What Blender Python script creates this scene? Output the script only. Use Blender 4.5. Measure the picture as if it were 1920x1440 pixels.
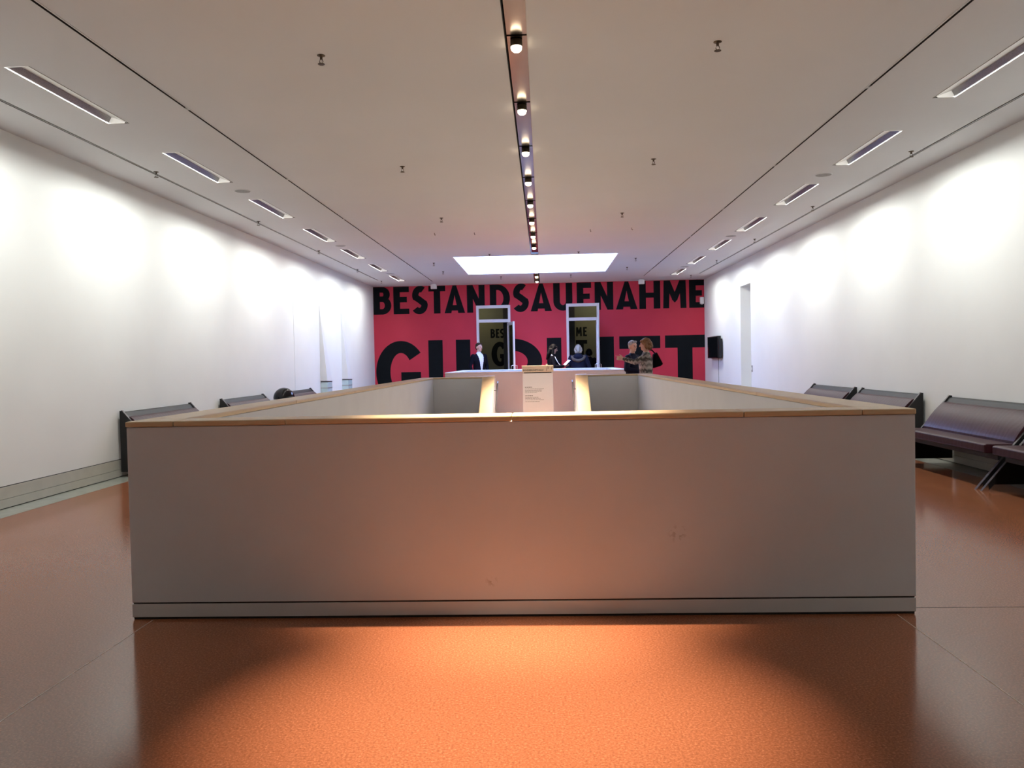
import bpy, bmesh, math, random
import numpy as np
from mathutils import Vector, Matrix

random.seed(7)
for o in list(bpy.data.objects):
    bpy.data.objects.remove(o)
SC = bpy.context.scene
COL = SC.collection
PI = math.pi

# ------------------------------------------------------------------ camera
FPX, EYE = 1550.0, 1.3
YAW, PITCH, ROLL = -0.0390, -0.0287, -0.0197
def camera_axes():
    cy, sy, cp, sp, cr, sr = (math.cos(YAW), math.sin(YAW), math.cos(PITCH), math.sin(PITCH), math.cos(ROLL), math.sin(ROLL))
    fwd = Vector((sy*cp, cy*cp, sp)); right = Vector((cy, -sy, 0)); up = right.cross(fwd)
    return cr*right + sr*up, -sr*right + cr*up, fwd
cr_, cu_, cf_ = camera_axes()
cam = bpy.data.cameras.new('camera'); cam.sensor_fit = 'HORIZONTAL'; cam.sensor_width = 36.0
cam.lens = FPX / 1920.0 * 36.0; cam.clip_start = 0.05; cam.clip_end = 200
camo = bpy.data.objects.new('camera', cam); COL.objects.link(camo)
camo.matrix_world = Matrix(((cr_.x, cu_.x, -cf_.x, 0), (cr_.y, cu_.y, -cf_.y, 0), (cr_.z, cu_.z, -cf_.z, EYE), (0, 0, 0, 1)))
SC.camera = camo

# ------------------------------------------------------------------ world, exposure, light levels
w = bpy.data.worlds.new('world'); SC.world = w; w.use_nodes = True
w.node_tree.nodes['Background'].inputs[0].default_value = (0.02, 0.021, 0.023, 1)
w.node_tree.nodes['Background'].inputs[1].default_value = 1.0
vs = SC.view_settings
vs.view_transform = 'Standard'; vs.look = 'None'; vs.exposure = 0.0; vs.gamma = 1.0; vs.use_curve_mapping = False
WASH_W, WASH_COL = 15.0, (0.97, 1.0, 0.95)
SPOT_W, SPOT_COL = 1500.0, (1.0, 0.77, 0.58)
SKY_STRENGTH, SKY_COL = 10.5, (0.35, 0.50, 1.0)
GALLERY_W = 14.0

# ------------------------------------------------------------------ room numbers (metres)
XL, XR, YB, YF, ZC = -5.08, 4.77, 24.69, -4.0, 3.576
PX0, PX1, PY0, PY1, PZ, PW = -2.145, 1.828, 4.151, 14.56, 1.023, 0.21      # stairwell parapet
WX0, WX1, WY0, WY1, WZ = -2.15, 1.83, 17.9, 22.05, 1.06                     # light well parapet
SX0, SX1, SY0, SY1 = -1.935, 1.645, 18.06, 21.74                            # skylight
FIX_Y = [3.55 + 2.575*i - 2.575*2 for i in range(10)]                       # start of each wall washer
FIX_Y = [y for y in FIX_Y if y > 0 and y < 22]
FIX_L = 1.5
FXL, FXR, FW = -4.01, 3.72, 0.19
SPOT_Y = [2.955 + 1.525*i for i in range(10)] + [22.48, 23.84]
SPOT_X = -0.155
LETTER_FRONT = YB - 0.003

# ------------------------------------------------------------------ materials
MAT = {}
def mat(name, col, rough=0.5, metal=0.0, spec=0.5, coat=0.0, noise=None, bump=None, emit=None):
    m = bpy.data.materials.new(name); m.use_nodes = True
    nt = m.node_tree; b = nt.nodes['Principled BSDF']
    b.inputs['Base Color'].default_value = (*col, 1); b.inputs['Roughness'].default_value = rough
    b.inputs['Metallic'].default_value = metal; b.inputs['Specular IOR Level'].default_value = spec
    b.inputs['Coat Weight'].default_value = coat
    tc = nt.nodes.new('ShaderNodeTexCoord')
    if noise:                                   # (scale, amount, detail) soft colour variation
        n = nt.nodes.new('ShaderNodeTexNoise'); n.inputs['Scale'].default_value = noise[0]; n.inputs['Detail'].default_value = noise[2]
        nt.links.new(tc.outputs['Object'], n.inputs['Vector'])
        r = nt.nodes.new('ShaderNodeValToRGB')
        a = noise[1]
        r.color_ramp.elements[0].position = 0.3; r.color_ramp.elements[1].position = 0.7
        r.color_ramp.elements[0].color = (*[max(0, c*(1-a)) for c in col], 1)
        r.color_ramp.elements[1].color = (*[min(1, c*(1+a)) for c in col], 1)
        nt.links.new(n.outputs['Fac'], r.inputs['Fac']); nt.links.new(r.outputs['Color'], b.inputs['Base Color'])
    if bump:                                    # (scale, strength)
        n = nt.nodes.new('ShaderNodeTexNoise'); n.inputs['Scale'].default_value = bump[0]; n.inputs['Detail'].default_value = 4
        nt.links.new(tc.outputs['Object'], n.inputs['Vector'])
        bp = nt.nodes.new('ShaderNodeBump'); bp.inputs['Strength'].default_value = bump[1]; bp.inputs['Distance'].default_value = 0.01
        nt.links.new(n.outputs['Fac'], bp.inputs['Height']); nt.links.new(bp.outputs['Normal'], b.inputs['Normal'])
    if emit:
        b.inputs['Emission Color'].default_value = (*emit[0], 1); b.inputs['Emission Strength'].default_value = emit[1]
    MAT[name] = m
    return m

mat('wall_paint', (0.79, 0.80, 0.785), 0.62, spec=0.3, noise=(1.2, 0.02, 3), bump=(90, 0.05))
mat('ceiling_paint', (0.67, 0.675, 0.69), 0.7, spec=0.2, noise=(0.7, 0.02, 3))
mat('parapet_paint', (0.67, 0.69, 0.72), 0.6, spec=0.3, noise=(2.5, 0.03, 4), bump=(60, 0.06))
mat('skirting', (0.63, 0.635, 0.64), 0.45, spec=0.4, noise=(4, 0.03, 3))
mat('baseboard_stone', (0.50, 0.49, 0.43), 0.45, noise=(6, 0.05, 4))
mat('border_stone', (0.30, 0.31, 0.27), 0.22, noise=(9, 0.08, 5))
mat('shadow_gap', (0.03, 0.028, 0.026), 0.8, noise=(20, 0.2, 2))
mat('red_wall', (0.56, 0.034, 0.064), 0.55, spec=0.3, noise=(1.5, 0.04, 3))
mat('letter_black', (0.006, 0.008, 0.009), 0.75, spec=0.12, noise=(8, 0.1, 2))
mat('white_frame', (0.72, 0.74, 0.76), 0.35, noise=(5, 0.02, 2))
mat('olive_wall', (0.15, 0.142, 0.082), 0.7, noise=(2, 0.06, 3))
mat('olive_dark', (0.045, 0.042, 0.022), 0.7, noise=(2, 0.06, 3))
mat('track_metal', (0.42, 0.40, 0.38), 0.4, metal=0.6, noise=(30, 0.05, 2))
mat('black_lacquer', (0.012, 0.012, 0.013), 0.42, spec=0.35, noise=(5, 0.2, 2))
mat('black_gloss', (0.004, 0.004, 0.005), 0.05, spec=0.35, noise=(5, 0.2, 2))
mat('chrome', (0.75, 0.75, 0.76), 0.15, metal=1.0, noise=(20, 0.04, 2))
mat('dark_metal', (0.09, 0.08, 0.08), 0.35, metal=0.8, noise=(30, 0.1, 2))
mat('brass_dark', (0.10, 0.075, 0.05), 0.4, metal=0.7, noise=(30, 0.1, 2))
mat('reflector', (0.24, 0.23, 0.235), 0.28, metal=0.9, noise=(160, 0.25, 2))
mat('fixture_white', (0.82, 0.81, 0.78), 0.4, noise=(30, 0.02, 2))
mat('fixture_glow', (0.82, 0.81, 0.78), 0.4, noise=(30, 0.02, 2), emit=((1.0, 0.97, 0.90), 0.45))  # fixture white plus emission imitating lamp light on end caps and rim
mat('grille_grey', (0.30, 0.29, 0.28), 0.6, noise=(200, 0.3, 1))
mat('sign_board', (0.86, 0.83, 0.82), 0.5, noise=(3, 0.02, 2))
mat('sign_header', (0.74, 0.58, 0.42), 0.5, noise=(3, 0.03, 2))
mat('sign_ink', (0.10, 0.075, 0.06), 0.6, noise=(3, 0.1, 2))
mat('spire_white', (0.74, 0.75, 0.75), 0.5, noise=(3, 0.02, 2))
mat('pale_glass', (0.52, 0.66, 0.68), 0.08, spec=0.7, noise=(6, 0.05, 2))
mat('lamp_lens', (1, 0.9, 0.75), 0.3, emit=((1.0, 0.80, 0.52), 14.0), noise=(5, 0.01, 1))
mat('skylight_pane', (0.9, 0.93, 1.0), 0.4, emit=(SKY_COL, SKY_STRENGTH), noise=(5, 0.01, 1))
mat('joint_pale', (0.52, 0.36, 0.27), 0.4, noise=(12, 0.1, 2))
mat('stair_stone', (0.28, 0.27, 0.25), 0.5, noise=(8, 0.08, 4))
# people
mat('skin', (0.55, 0.32, 0.24), 0.5, noise=(12, 0.06, 3))
mat('skin_dark', (0.22, 0.12, 0.085), 0.5, noise=(12, 0.06, 3))
mat('lip', (0.42, 0.16, 0.14), 0.45, noise=(20, 0.05, 2))
mat('eye_dark', (0.03, 0.022, 0.018), 0.2, noise=(20, 0.1, 1))
mat('suit_black', (0.006, 0.006, 0.010), 0.8, spec=0.08, noise=(30, 0.2, 3))
mat('shirt_white', (0.74, 0.76, 0.82), 0.7, noise=(20, 0.03, 3))
mat('coat_black', (0.004, 0.004, 0.006), 0.85, spec=0.06, noise=(25, 0.3, 3))
mat('coat_navy', (0.008, 0.010, 0.025), 0.7, spec=0.12, noise=(25, 0.2, 3))
mat('trouser_dark', (0.02, 0.02, 0.025), 0.8, noise=(30, 0.2, 3))
mat('shoe_dark', (0.012, 0.011, 0.010), 0.4, noise=(10, 0.2, 2))
mat('fur_trim', (0.10, 0.083, 0.066), 0.9, noise=(70, 0.5, 4), bump=(120, 0.8))
mat('hair_black', (0.003, 0.0028, 0.0028), 0.6, spec=0.08, noise=(60, 0.4, 4), bump=(90, 0.5))
mat('hair_brown', (0.035, 0.022, 0.015), 0.5, spec=0.15, noise=(60, 0.4, 4), bump=(90, 0.5))
mat('hair_auburn', (0.20, 0.10, 0.05), 0.5, spec=0.15, noise=(50, 0.4, 4), bump=(90, 0.5))
mat('hair_grey', (0.34, 0.34, 0.36), 0.55, spec=0.15, noise=(60, 0.4, 4), bump=(90, 0.5))
mat('paper', (0.85, 0.85, 0.86), 0.6, noise=(8, 0.02, 2))

def scuffs():                             # faint scuff marks on the plaster
    nt = MAT['parapet_paint'].node_tree; b = nt.nodes['Principled BSDF']; src = b.inputs['Base Color'].links[0].from_socket
    geo = nt.nodes.new('ShaderNodeNewGeometry')
    n = nt.nodes.new('ShaderNodeTexNoise'); n.inputs['Scale'].default_value = 45; nt.links.new(geo.outputs['Position'], n.inputs['Vector'])
    for c, r in (((.655, 4.15, .415), .055), ((-.285, 4.15, .185), .035)):
        d = nt.nodes.new('ShaderNodeVectorMath'); d.operation = 'DISTANCE'; nt.links.new(geo.outputs['Position'], d.inputs[0]); d.inputs[1].default_value = c
        mr = nt.nodes.new('ShaderNodeMapRange'); mr.inputs[1].default_value = r; mr.inputs[2].default_value = 0; mr.inputs[3].default_value = 0; mr.inputs[4].default_value = .6; nt.links.new(d.outputs['Value'], mr.inputs[0])
        gt = nt.nodes.new('ShaderNodeMath'); gt.operation = 'GREATER_THAN'; gt.inputs[1].default_value = .54; nt.links.new(n.outputs['Fac'], gt.inputs[0])
        mu = nt.nodes.new('ShaderNodeMath'); mu.operation = 'MULTIPLY'; nt.links.new(mr.outputs[0], mu.inputs[0]); nt.links.new(gt.outputs[0], mu.inputs[1])
        mx = nt.nodes.new('ShaderNodeMix'); mx.data_type = 'RGBA'; mx.inputs[7].default_value = (.30, .27, .25, 1)
        nt.links.new(mu.outputs[0], mx.inputs[0]); nt.links.new(src, mx.inputs[6]); src = mx.outputs[2]
    nt.links.new(src, b.inputs['Base Color'])
scuffs()

def hair_streaks():                       # blonde hair with dark streaks
    m = mat('hair_blonde', (0.40, 0.35, 0.28), 0.5)
    nt = m.node_tree; b = nt.nodes['Principled BSDF']
    tc = nt.nodes.new('ShaderNodeTexCoord'); wv = nt.nodes.new('ShaderNodeTexWave'); wv.bands_direction = 'X'
    wv.inputs['Scale'].default_value = 16; wv.inputs['Distortion'].default_value = 4; wv.inputs['Detail'].default_value = 2
    nt.links.new(tc.outputs['Object'], wv.inputs['Vector'])
    r = nt.nodes.new('ShaderNodeValToRGB'); r.color_ramp.elements[0].color = (0.10, 0.085, 0.065, 1); r.color_ramp.elements[1].color = (0.55, 0.50, 0.42, 1)
    nt.links.new(wv.outputs['Fac'], r.inputs['Fac']); nt.links.new(r.outputs['Color'], b.inputs['Base Color'])
hair_streaks()

def sweater():                            # knitted bands with zigzag yoke
    m = mat('sweater_knit', (0.25, 0.22, 0.18), 0.9)
    nt = m.node_tree; b = nt.nodes['Principled BSDF']
    tc = nt.nodes.new('ShaderNodeTexCoord'); sp = nt.nodes.new('ShaderNodeSeparateXYZ'); nt.links.new(tc.outputs['Object'], sp.inputs[0])
    def math_(op, a, bb, c=None):
        n = nt.nodes.new('ShaderNodeMath'); n.operation = op
        for i, v in enumerate((a, bb, c)):
            if v is None: continue
            if isinstance(v, (int, float)): n.inputs[i].default_value = v
            else: nt.links.new(v, n.inputs[i])
        return n.outputs[0]
    hz = math_('ADD', sp.outputs['X'], sp.outputs['Y'])
    zig = math_('PINGPONG', hz, 0.04)
    zz = math_('ADD', sp.outputs['Z'], zig)
    s = math_('SINE', math_('MULTIPLY', zz, 62.0), 0.0)
    s2 = math_('SINE', math_('MULTIPLY', sp.outputs['Z'], 23.0), 0.0)
    n = nt.nodes.new('ShaderNodeTexNoise'); n.inputs['Scale'].default_value = 60; nt.links.new(tc.outputs['Object'], n.inputs['Vector'])
    t = math_('ADD', math_('MULTIPLY', s, 0.28), math_('ADD', math_('MULTIPLY', s2, 0.18), n.outputs['Fac']))
    r = nt.nodes.new('ShaderNodeValToRGB'); r.color_ramp.elements[0].position = 0.2; r.color_ramp.elements[1].position = 0.8
    r.color_ramp.elements[0].color = (0.045, 0.042, 0.034, 1); r.color_ramp.elements[1].color = (0.36, 0.32, 0.28, 1)
    nt.links.new(t, r.inputs['Fac']); nt.links.new(r.outputs['Color'], b.inputs['Base Color'])
sweater()

def floor_mat():                          # speckled terracotta linoleum, polished
    m = mat('floor_linoleum', (0.36, 0.10, 0.04), 0.24, spec=0.22)
    nt = m.node_tree; b = nt.nodes['Principled BSDF']; tc = nt.nodes.new('ShaderNodeTexCoord')
    n1 = nt.nodes.new('ShaderNodeTexNoise'); n1.inputs['Scale'].default_value = 110; n1.inputs['Detail'].default_value = 5; n1.inputs['Roughness'].default_value = 0.7
    nt.links.new(tc.outputs['Object'], n1.inputs['Vector'])
    r = nt.nodes.new('ShaderNodeValToRGB'); e = r.color_ramp.elements
    e[0].position = 0.30; e[0].color = (0.165, 0.058, 0.027, 1); e[1].position = 0.55; e[1].color = (0.285, 0.104, 0.049, 1)
    k = e.new(0.72); k.color = (0.46, 0.20, 0.105, 1)
    nt.links.new(n1.outputs['Fac'], r.inputs['Fac'])
    v = nt.nodes.new('ShaderNodeTexVoronoi'); v.inputs['Scale'].default_value = 120; v.inputs['Randomness'].default_value = 1.0
    nt.links.new(tc.outputs['Object'], v.inputs['Vector'])
    r2 = nt.nodes.new('ShaderNodeValToRGB'); r2.color_ramp.elements[0].position = 0.06; r2.color_ramp.elements[1].position = 0.13
    r2.color_ramp.elements[0].color = (1, 1, 1, 1); r2.color_ramp.elements[1].color = (0, 0, 0, 1)
    nt.links.new(v.outputs['Distance'], r2.inputs['Fac'])
    mx = nt.nodes.new('ShaderNodeMix'); mx.data_type = 'RGBA'; mx.inputs[7].default_value = (0.66, 0.34, 0.20, 1)
    fm = nt.nodes.new('ShaderNodeMath'); fm.operation = 'MULTIPLY'; fm.inputs[1].default_value = 0.6
    nt.links.new(r2.outputs['Color'], fm.inputs[0]); nt.links.new(fm.outputs[0], mx.inputs[0]); nt.links.new(r.outputs['Color'], mx.inputs[6])
    nt.links.new(mx.outputs[2], b.inputs['Base Color'])
    n2 = nt.nodes.new('ShaderNodeTexNoise'); n2.inputs['Scale'].default_value = 1.6; n2.inputs['Detail'].default_value = 4
    nt.links.new(tc.outputs['Object'], n2.inputs['Vector'])
    mr = nt.nodes.new('ShaderNodeMapRange'); mr.inputs[3].default_value = 0.10; mr.inputs[4].default_value = 0.17
    nt.links.new(n2.outputs['Fac'], mr.inputs[0]); nt.links.new(mr.outputs[0], b.inputs['Roughness'])
floor_mat()

def wood_mat():
    m = mat('coping_wood', (0.60, 0.41, 0.22), 0.38, spec=0.4)
    nt = m.node_tree; b = nt.nodes['Principled BSDF']; tc = nt.nodes.new('ShaderNodeTexCoord')
    mp = nt.nodes.new('ShaderNodeMapping'); mp.inputs['Scale'].default_value = (3, 3, 40)
    n = nt.nodes.new('ShaderNodeTexNoise'); n.inputs['Scale'].default_value = 4; n.inputs['Detail'].default_value = 5
    nt.links.new(tc.outputs['Object'], mp.inputs[0]); nt.links.new(mp.outputs[0], n.inputs['Vector'])
    r = nt.nodes.new('ShaderNodeValToRGB'); r.color_ramp.elements[0].color = (0.58, 0.43, 0.25, 1); r.color_ramp.elements[1].color = (0.72, 0.56, 0.35, 1)
    nt.links.new(n.outputs['Fac'], r.inputs['Fac']); nt.links.new(r.outputs['Color'], b.inputs['Base Color'])
wood_mat()

def leather_mat():
    m = mat('maroon_leather', (0.085, 0.016, 0.026), 0.38, spec=0.35)
    nt = m.node_tree; b = nt.nodes['Principled BSDF']; tc = nt.nodes.new('ShaderNodeTexCoord')
    n0 = nt.nodes.new('ShaderNodeTexNoise'); n0.inputs['Scale'].default_value = 6; nt.links.new(tc.outputs['Object'], n0.inputs['Vector'])
    r = nt.nodes.new('ShaderNodeValToRGB'); r.color_ramp.elements[0].color = (0.026, 0.005, 0.009, 1); r.color_ramp.elements[1].color = (0.048, 0.010, 0.015, 1)
    nt.links.new(n0.outputs['Fac'], r.inputs['Fac']); nt.links.new(r.outputs['Color'], b.inputs['Base Color'])
    wv = nt.nodes.new('ShaderNodeTexWave'); wv.bands_direction = 'Y'; wv.inputs['Scale'].default_value = 4; wv.inputs['Distortion'].default_value = 9
    wv.inputs['Detail'].default_value = 3; nt.links.new(tc.outputs['Object'], wv.inputs['Vector'])
    bp = nt.nodes.new('ShaderNodeBump'); bp.inputs['Strength'].default_value = 0.09; bp.inputs['Distance'].default_value = 0.006
    nt.links.new(wv.outputs['Fac'], bp.inputs['Height']); nt.links.new(bp.outputs['Normal'], b.inputs['Normal'])
leather_mat()

def strip_mat():                          # polished metal ceiling channel
    mat('channel_metal', (0.15, 0.128, 0.126), 0.20, metal=1.0, noise=(3, 0.05, 2))
strip_mat()

def pane_mat():                           # thin clear glass
    m = bpy.data.materials.new('clear_pane'); m.use_nodes = True; nt = m.node_tree; nt.nodes.clear()
    o = nt.nodes.new('ShaderNodeOutputMaterial'); t = nt.nodes.new('ShaderNodeBsdfTransparent'); t.inputs[0].default_value = (0.86, 0.90, 0.88, 1)
    g = nt.nodes.new('ShaderNodeBsdfGlossy'); g.inputs['Roughness'].default_value = 0.02
    f = nt.nodes.new('ShaderNodeFresnel'); f.inputs[0].default_value = 1.45; mx = nt.nodes.new('ShaderNodeMixShader')
    nt.links.new(f.outputs[0], mx.inputs[0]); nt.links.new(t.outputs[0], mx.inputs[1]); nt.links.new(g.outputs[0], mx.inputs[2]); nt.links.new(mx.outputs[0], o.inputs[0])
    MAT['clear_pane'] = m
pane_mat()

# ------------------------------------------------------------------ mesh helpers
class MB:
    def __init__(s): s.v = []; s.f = []
    def poly(s, pts):
        n = len(s.v); s.v += [tuple(p) for p in pts]; s.f.append(tuple(range(n, n+len(pts)))); return s
    def box(s, x0, x1, y0, y1, z0, z1):
        n = len(s.v)
        s.v += [(x0, y0, z0), (x1, y0, z0), (x1, y1, z0), (x0, y1, z0), (x0, y0, z1), (x1, y0, z1), (x1, y1, z1), (x0, y1, z1)]
        for q in ((3, 2, 1, 0), (4, 5, 6, 7), (0, 1, 5, 4), (1, 2, 6, 5), (2, 3, 7, 6), (3, 0, 4, 7)): s.f.append(tuple(n+i for i in q))
        return s
    def prism(s, poly, axis, a, b):
        """poly: 2D points; axis 0 -> (y,z), 1 -> (x,z), 2 -> (x,y); extruded from a to b"""
        def P(p, t): return (t, p[0], p[1]) if axis == 0 else (p[0], t, p[1]) if axis == 1 else (p[0], p[1], t)
        n = len(s.v); k = len(poly)
        s.v += [P(p, a) for p in poly] + [P(p, b) for p in poly]
        s.f.append(tuple(n+i for i in range(k))[::-1]); s.f.append(tuple(n+k+i for i in range(k)))
        for i in range(k): j = (i+1) % k; s.f.append((n+i, n+j, n+k+j, n+k+i))
        return s
    def tube(s, pts, r, seg=10, caps=True):
        pts = [Vector(p) for p in pts]; rs = r if isinstance(r, (list, tuple)) else [r]*len(pts)
        n0 = len(s.v); up = Vector((0, 0, 1))
        for i, p in enumerate(pts):
            d = (pts[min(i+1, len(pts)-1)] - pts[max(i-1, 0)]).normalized()
            a = d.cross(up if abs(d.z) < 0.95 else Vector((1, 0, 0))).normalized(); b = d.cross(a)
            for k in range(seg):
                t = 2*PI*k/seg; s.v.append(tuple(p + a*(rs[i]*math.cos(t)) + b*(rs[i]*math.sin(t))))
        for i in range(len(pts)-1):
            for k in range(seg):
                a = n0+i*seg+k; b = n0+i*seg+(k+1) % seg; s.f.append((a, b, b+seg, a+seg))
        if caps:
            s.f.append(tuple(n0+k for k in range(seg))[::-1]); e = n0+(len(pts)-1)*seg; s.f.append(tuple(e+k for k in range(seg)))
        return s
    def lathe(s, prof, c, seg=24):
        """prof: (radius, z) list, around the vertical axis at c"""
        n0 = len(s.v)
        for r, z in prof:
            for k in range(seg):
                t = 2*PI*k/seg; s.v.append((c[0]+max(r, 1e-4)*math.cos(t), c[1]+max(r, 1e-4)*math.sin(t), c[2]+z))
        for i in range(len(prof)-1):
            for k in range(seg):
                a = n0+i*seg+k; b = n0+i*seg+(k+1) % seg; s.f.append((a, b, b+seg, a+seg))
        s.f.append(tuple(n0+k for k in range(seg))[::-1]); e = n0+(len(prof)-1)*seg; s.f.append(tuple(e+k for k in range(seg)))
        return s
    def mesh(s, name):
        m = bpy.data.meshes.new(name); m.from_pydata(s.v, [], s.f); bm = bmesh.new(); bm.from_mesh(m)
        bmesh.ops.recalc_face_normals(bm, faces=bm.faces); bm.to_mesh(m); bm.free(); return m

def mk(name, mb, material, parent=None, bevel=0, smooth=False, loc=None):
    me = mb if isinstance(mb, bpy.types.Mesh) else mb.mesh(name)
    if material and not me.materials: me.materials.append(MAT[material])
    o = bpy.data.objects.new(name, me); COL.objects.link(o)
    if parent: o.parent = parent
    if loc: o.location = loc
    if bevel:
        b = o.modifiers.new('bevel', 'BEVEL'); b.width = bevel; b.segments = 2; b.limit_method = 'ANGLE'
    if smooth:
        for p in me.polygons: p.use_smooth = True
    return o
def tag(o, label, cat, group=None):
    o['label'] = label; o['category'] = cat
    if group: o['group'] = group
    return o
def thing(name, label, cat, loc=(0, 0, 0), rz=0, group=None):
    o = bpy.data.objects.new(name, None); o.empty_display_size = 0.1; COL.objects.link(o); o.location = loc; o.rotation_euler = (0, 0, rz)
    return tag(o, label, cat, group)
def struct(name, mb=None, material=None, parent=None, **k):
    if mb is None:
        o = bpy.data.objects.new(name, None); COL.objects.link(o)
    else: o = mk(name, mb, material, parent, **k)
    o['kind'] = 'structure'; return o
def copy_tree(o, parent=None):
    c = o.copy(); COL.objects.link(c)
    if parent: c.parent = parent
    for ch in o.children: copy_tree(ch, c)
    return c

def sheet(axis, at, u0, u1, v0, v1, holes):
    """rectangular sheet with rectangular holes. axis 2: (x,y) at z; 1: (x,z) at y; 0: (y,z) at x"""
    us = sorted({u0, u1, *[h[0] for h in holes], *[h[1] for h in holes]}); vs_ = sorted({v0, v1, *[h[2] for h in holes], *[h[3] for h in holes]})
    us = [u for u in us if u0 <= u <= u1]; vs_ = [v for v in vs_ if v0 <= v <= v1]
    P = (lambda u, v: (at, u, v)) if axis == 0 else (lambda u, v: (u, at, v)) if axis == 1 else (lambda u, v: (u, v, at))
    mb = MB(); idx = {}
    def vid(i, j):
        if (i, j) not in idx: idx[(i, j)] = len(mb.v); mb.v.append(P(us[i], vs_[j]))
        return idx[(i, j)]
    for i in range(len(us)-1):
        for j in range(len(vs_)-1):
            cu, cv = (us[i]+us[i+1])/2, (vs_[j]+vs_[j+1])/2
            if any(h[0] < cu < h[1] and h[2] < cv < h[3] for h in holes): continue
            mb.f.append((vid(i, j), vid(i+1, j), vid(i+1, j+1), vid(i, j+1)))
    return mb

ORD = ['first', 'second', 'third', 'fourth', 'fifth', 'sixth', 'seventh', 'eighth', 'ninth', 'tenth', 'eleventh', 'twelfth']

# ------------------------------------------------------------------ floor
well1 = (PX0+PW, PX1-PW, PY0+PW, PY1-PW)
stair_x0, stair_x1 = -0.86, 0.54
floor_holes = [(PX0+PW, PX1-PW, PY0+PW, PY1-PW), (stair_x0, stair_x1, PY1-PW, PY1), (WX0+0.2, WX1-0.2, WY0+0.2, WY1-0.2)]
floor = struct('floor', sheet(2, 0.0, XL, XR, YF, YB, floor_holes), 'floor_linoleum')
for name, x0, x1 in (('border_strip', XL, XL+0.3), ('border_strip', XR-0.3, XR)):
    mk(name, MB().box(x0, x1, YF, YB, -0.02, 0.002), 'border_stone', floor)
for x in (-2.035, 1.73):
    mk('floor_joint', MB().box(x-0.0025, x+0.0025, YF, 4.14, -0.01, 0.0008), 'joint_pale', floor)
mk('floor_joint', MB().box(PX1, XR-0.3, 4.247, 4.251, -0.01, 0.0006), 'shadow_gap', floor)

# ------------------------------------------------------------------ ceiling with its slots and openings
slots = [(-3.120, -3.096), (2.808, 2.832), (-4.552, -4.513), (4.288, 4.327)]
slot_end = [23.4, 23.2, 22.7, 22.9]
holes = [(a, b, YF, e) for (a, b), e in zip(slots, slot_end)]
holes += [(-0.235, -0.075, YF, SY0-0.12), (-0.235, -0.075, SY1+0.12, YB-0.15), (SX0, SX1, SY0, SY1)]
for y in FIX_Y: holes += [(FXL, FXL+FW, y, y+FIX_L), (FXR-FW, FXR, y, y+FIX_L)]
ceiling = struct('ceiling', sheet(2, ZC, XL, XR, YF, YB, holes), 'ceiling_paint')
mk('ceiling_back', MB().box(XL, XR, YF, YB, ZC+0.25, ZC+0.30), 'shadow_gap', ceiling)
for i, ((a, b), e) in enumerate(zip(slots, slot_end)):
    t = struct('trim_%d' % (i+1), MB().poly([(a, YF, ZC), (a, YF, ZC+.04), (a, e, ZC+.04), (a, e, ZC)]).poly([(b, YF, ZC), (b, YF, ZC+.04), (b, e, ZC+.04), (b, e, ZC)])
               .poly([(a, YF, ZC+.04), (b, YF, ZC+.04), (b, e, ZC+.04), (a, e, ZC+.04)]).poly([(a, e, ZC), (b, e, ZC), (b, e, ZC+.04), (a, e, ZC+.04)]), 'shadow_gap')
    if i < 2:
        o = -0.012 if i == 0 else 0.002
        s = 1 if i == 0 else -1
        edge = b if i == 0 else a
        mk('slot_edge', MB().box(min(edge, edge+s*.012), max(edge, edge+s*.012), YF, e, ZC-0.003, ZC+.004), 'ceiling_paint', t)
        for y in np.arange(1.5, e, 2.87):
            mk('slot_connector', MB().box(a, b, y, y+.05, ZC-0.002, ZC+.01), 'track_metal', t)
    else:
        m = (a+b)/2
        mk('slot_rail', MB().box(m-.003, m+.006, YF, e, ZC-.002, ZC+.03), 'track_metal', t)

# centre channel of polished metal panels
ch = struct('trim_5'); ch.location = (SPOT_X, 0, ZC)
segs = [(YF, SPOT_Y[0])] + list(zip(SPOT_Y[:10], SPOT_Y[1:10])) + [(SPOT_Y[9], SY0-.12), (SY1+.12, YB-.15)]
for y0, y1 in segs:
    if y0 >= SY0-.12 and y0 < SY1: continue
    y1 = min(y1, SY0-.12) if y0 < SY0 else y1
    mk('channel_panel', MB().box(-.066, .08, y0+.075, y1-.075, .03, .036), 'channel_metal', ch)
mk('channel_side', MB().box(-.080, -.076, YF, SY0-.12, -.001, .05).box(-.080, -.076, SY1+.12, YB-.15, -.001, .05), 'shadow_gap', ch)
mk('channel_side', MB().box(.078, .081, YF, SY0-.12, -.002, .04).box(.078, .081, SY1+.12, YB-.15, -.002, .04), 'track_metal', ch)

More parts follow.
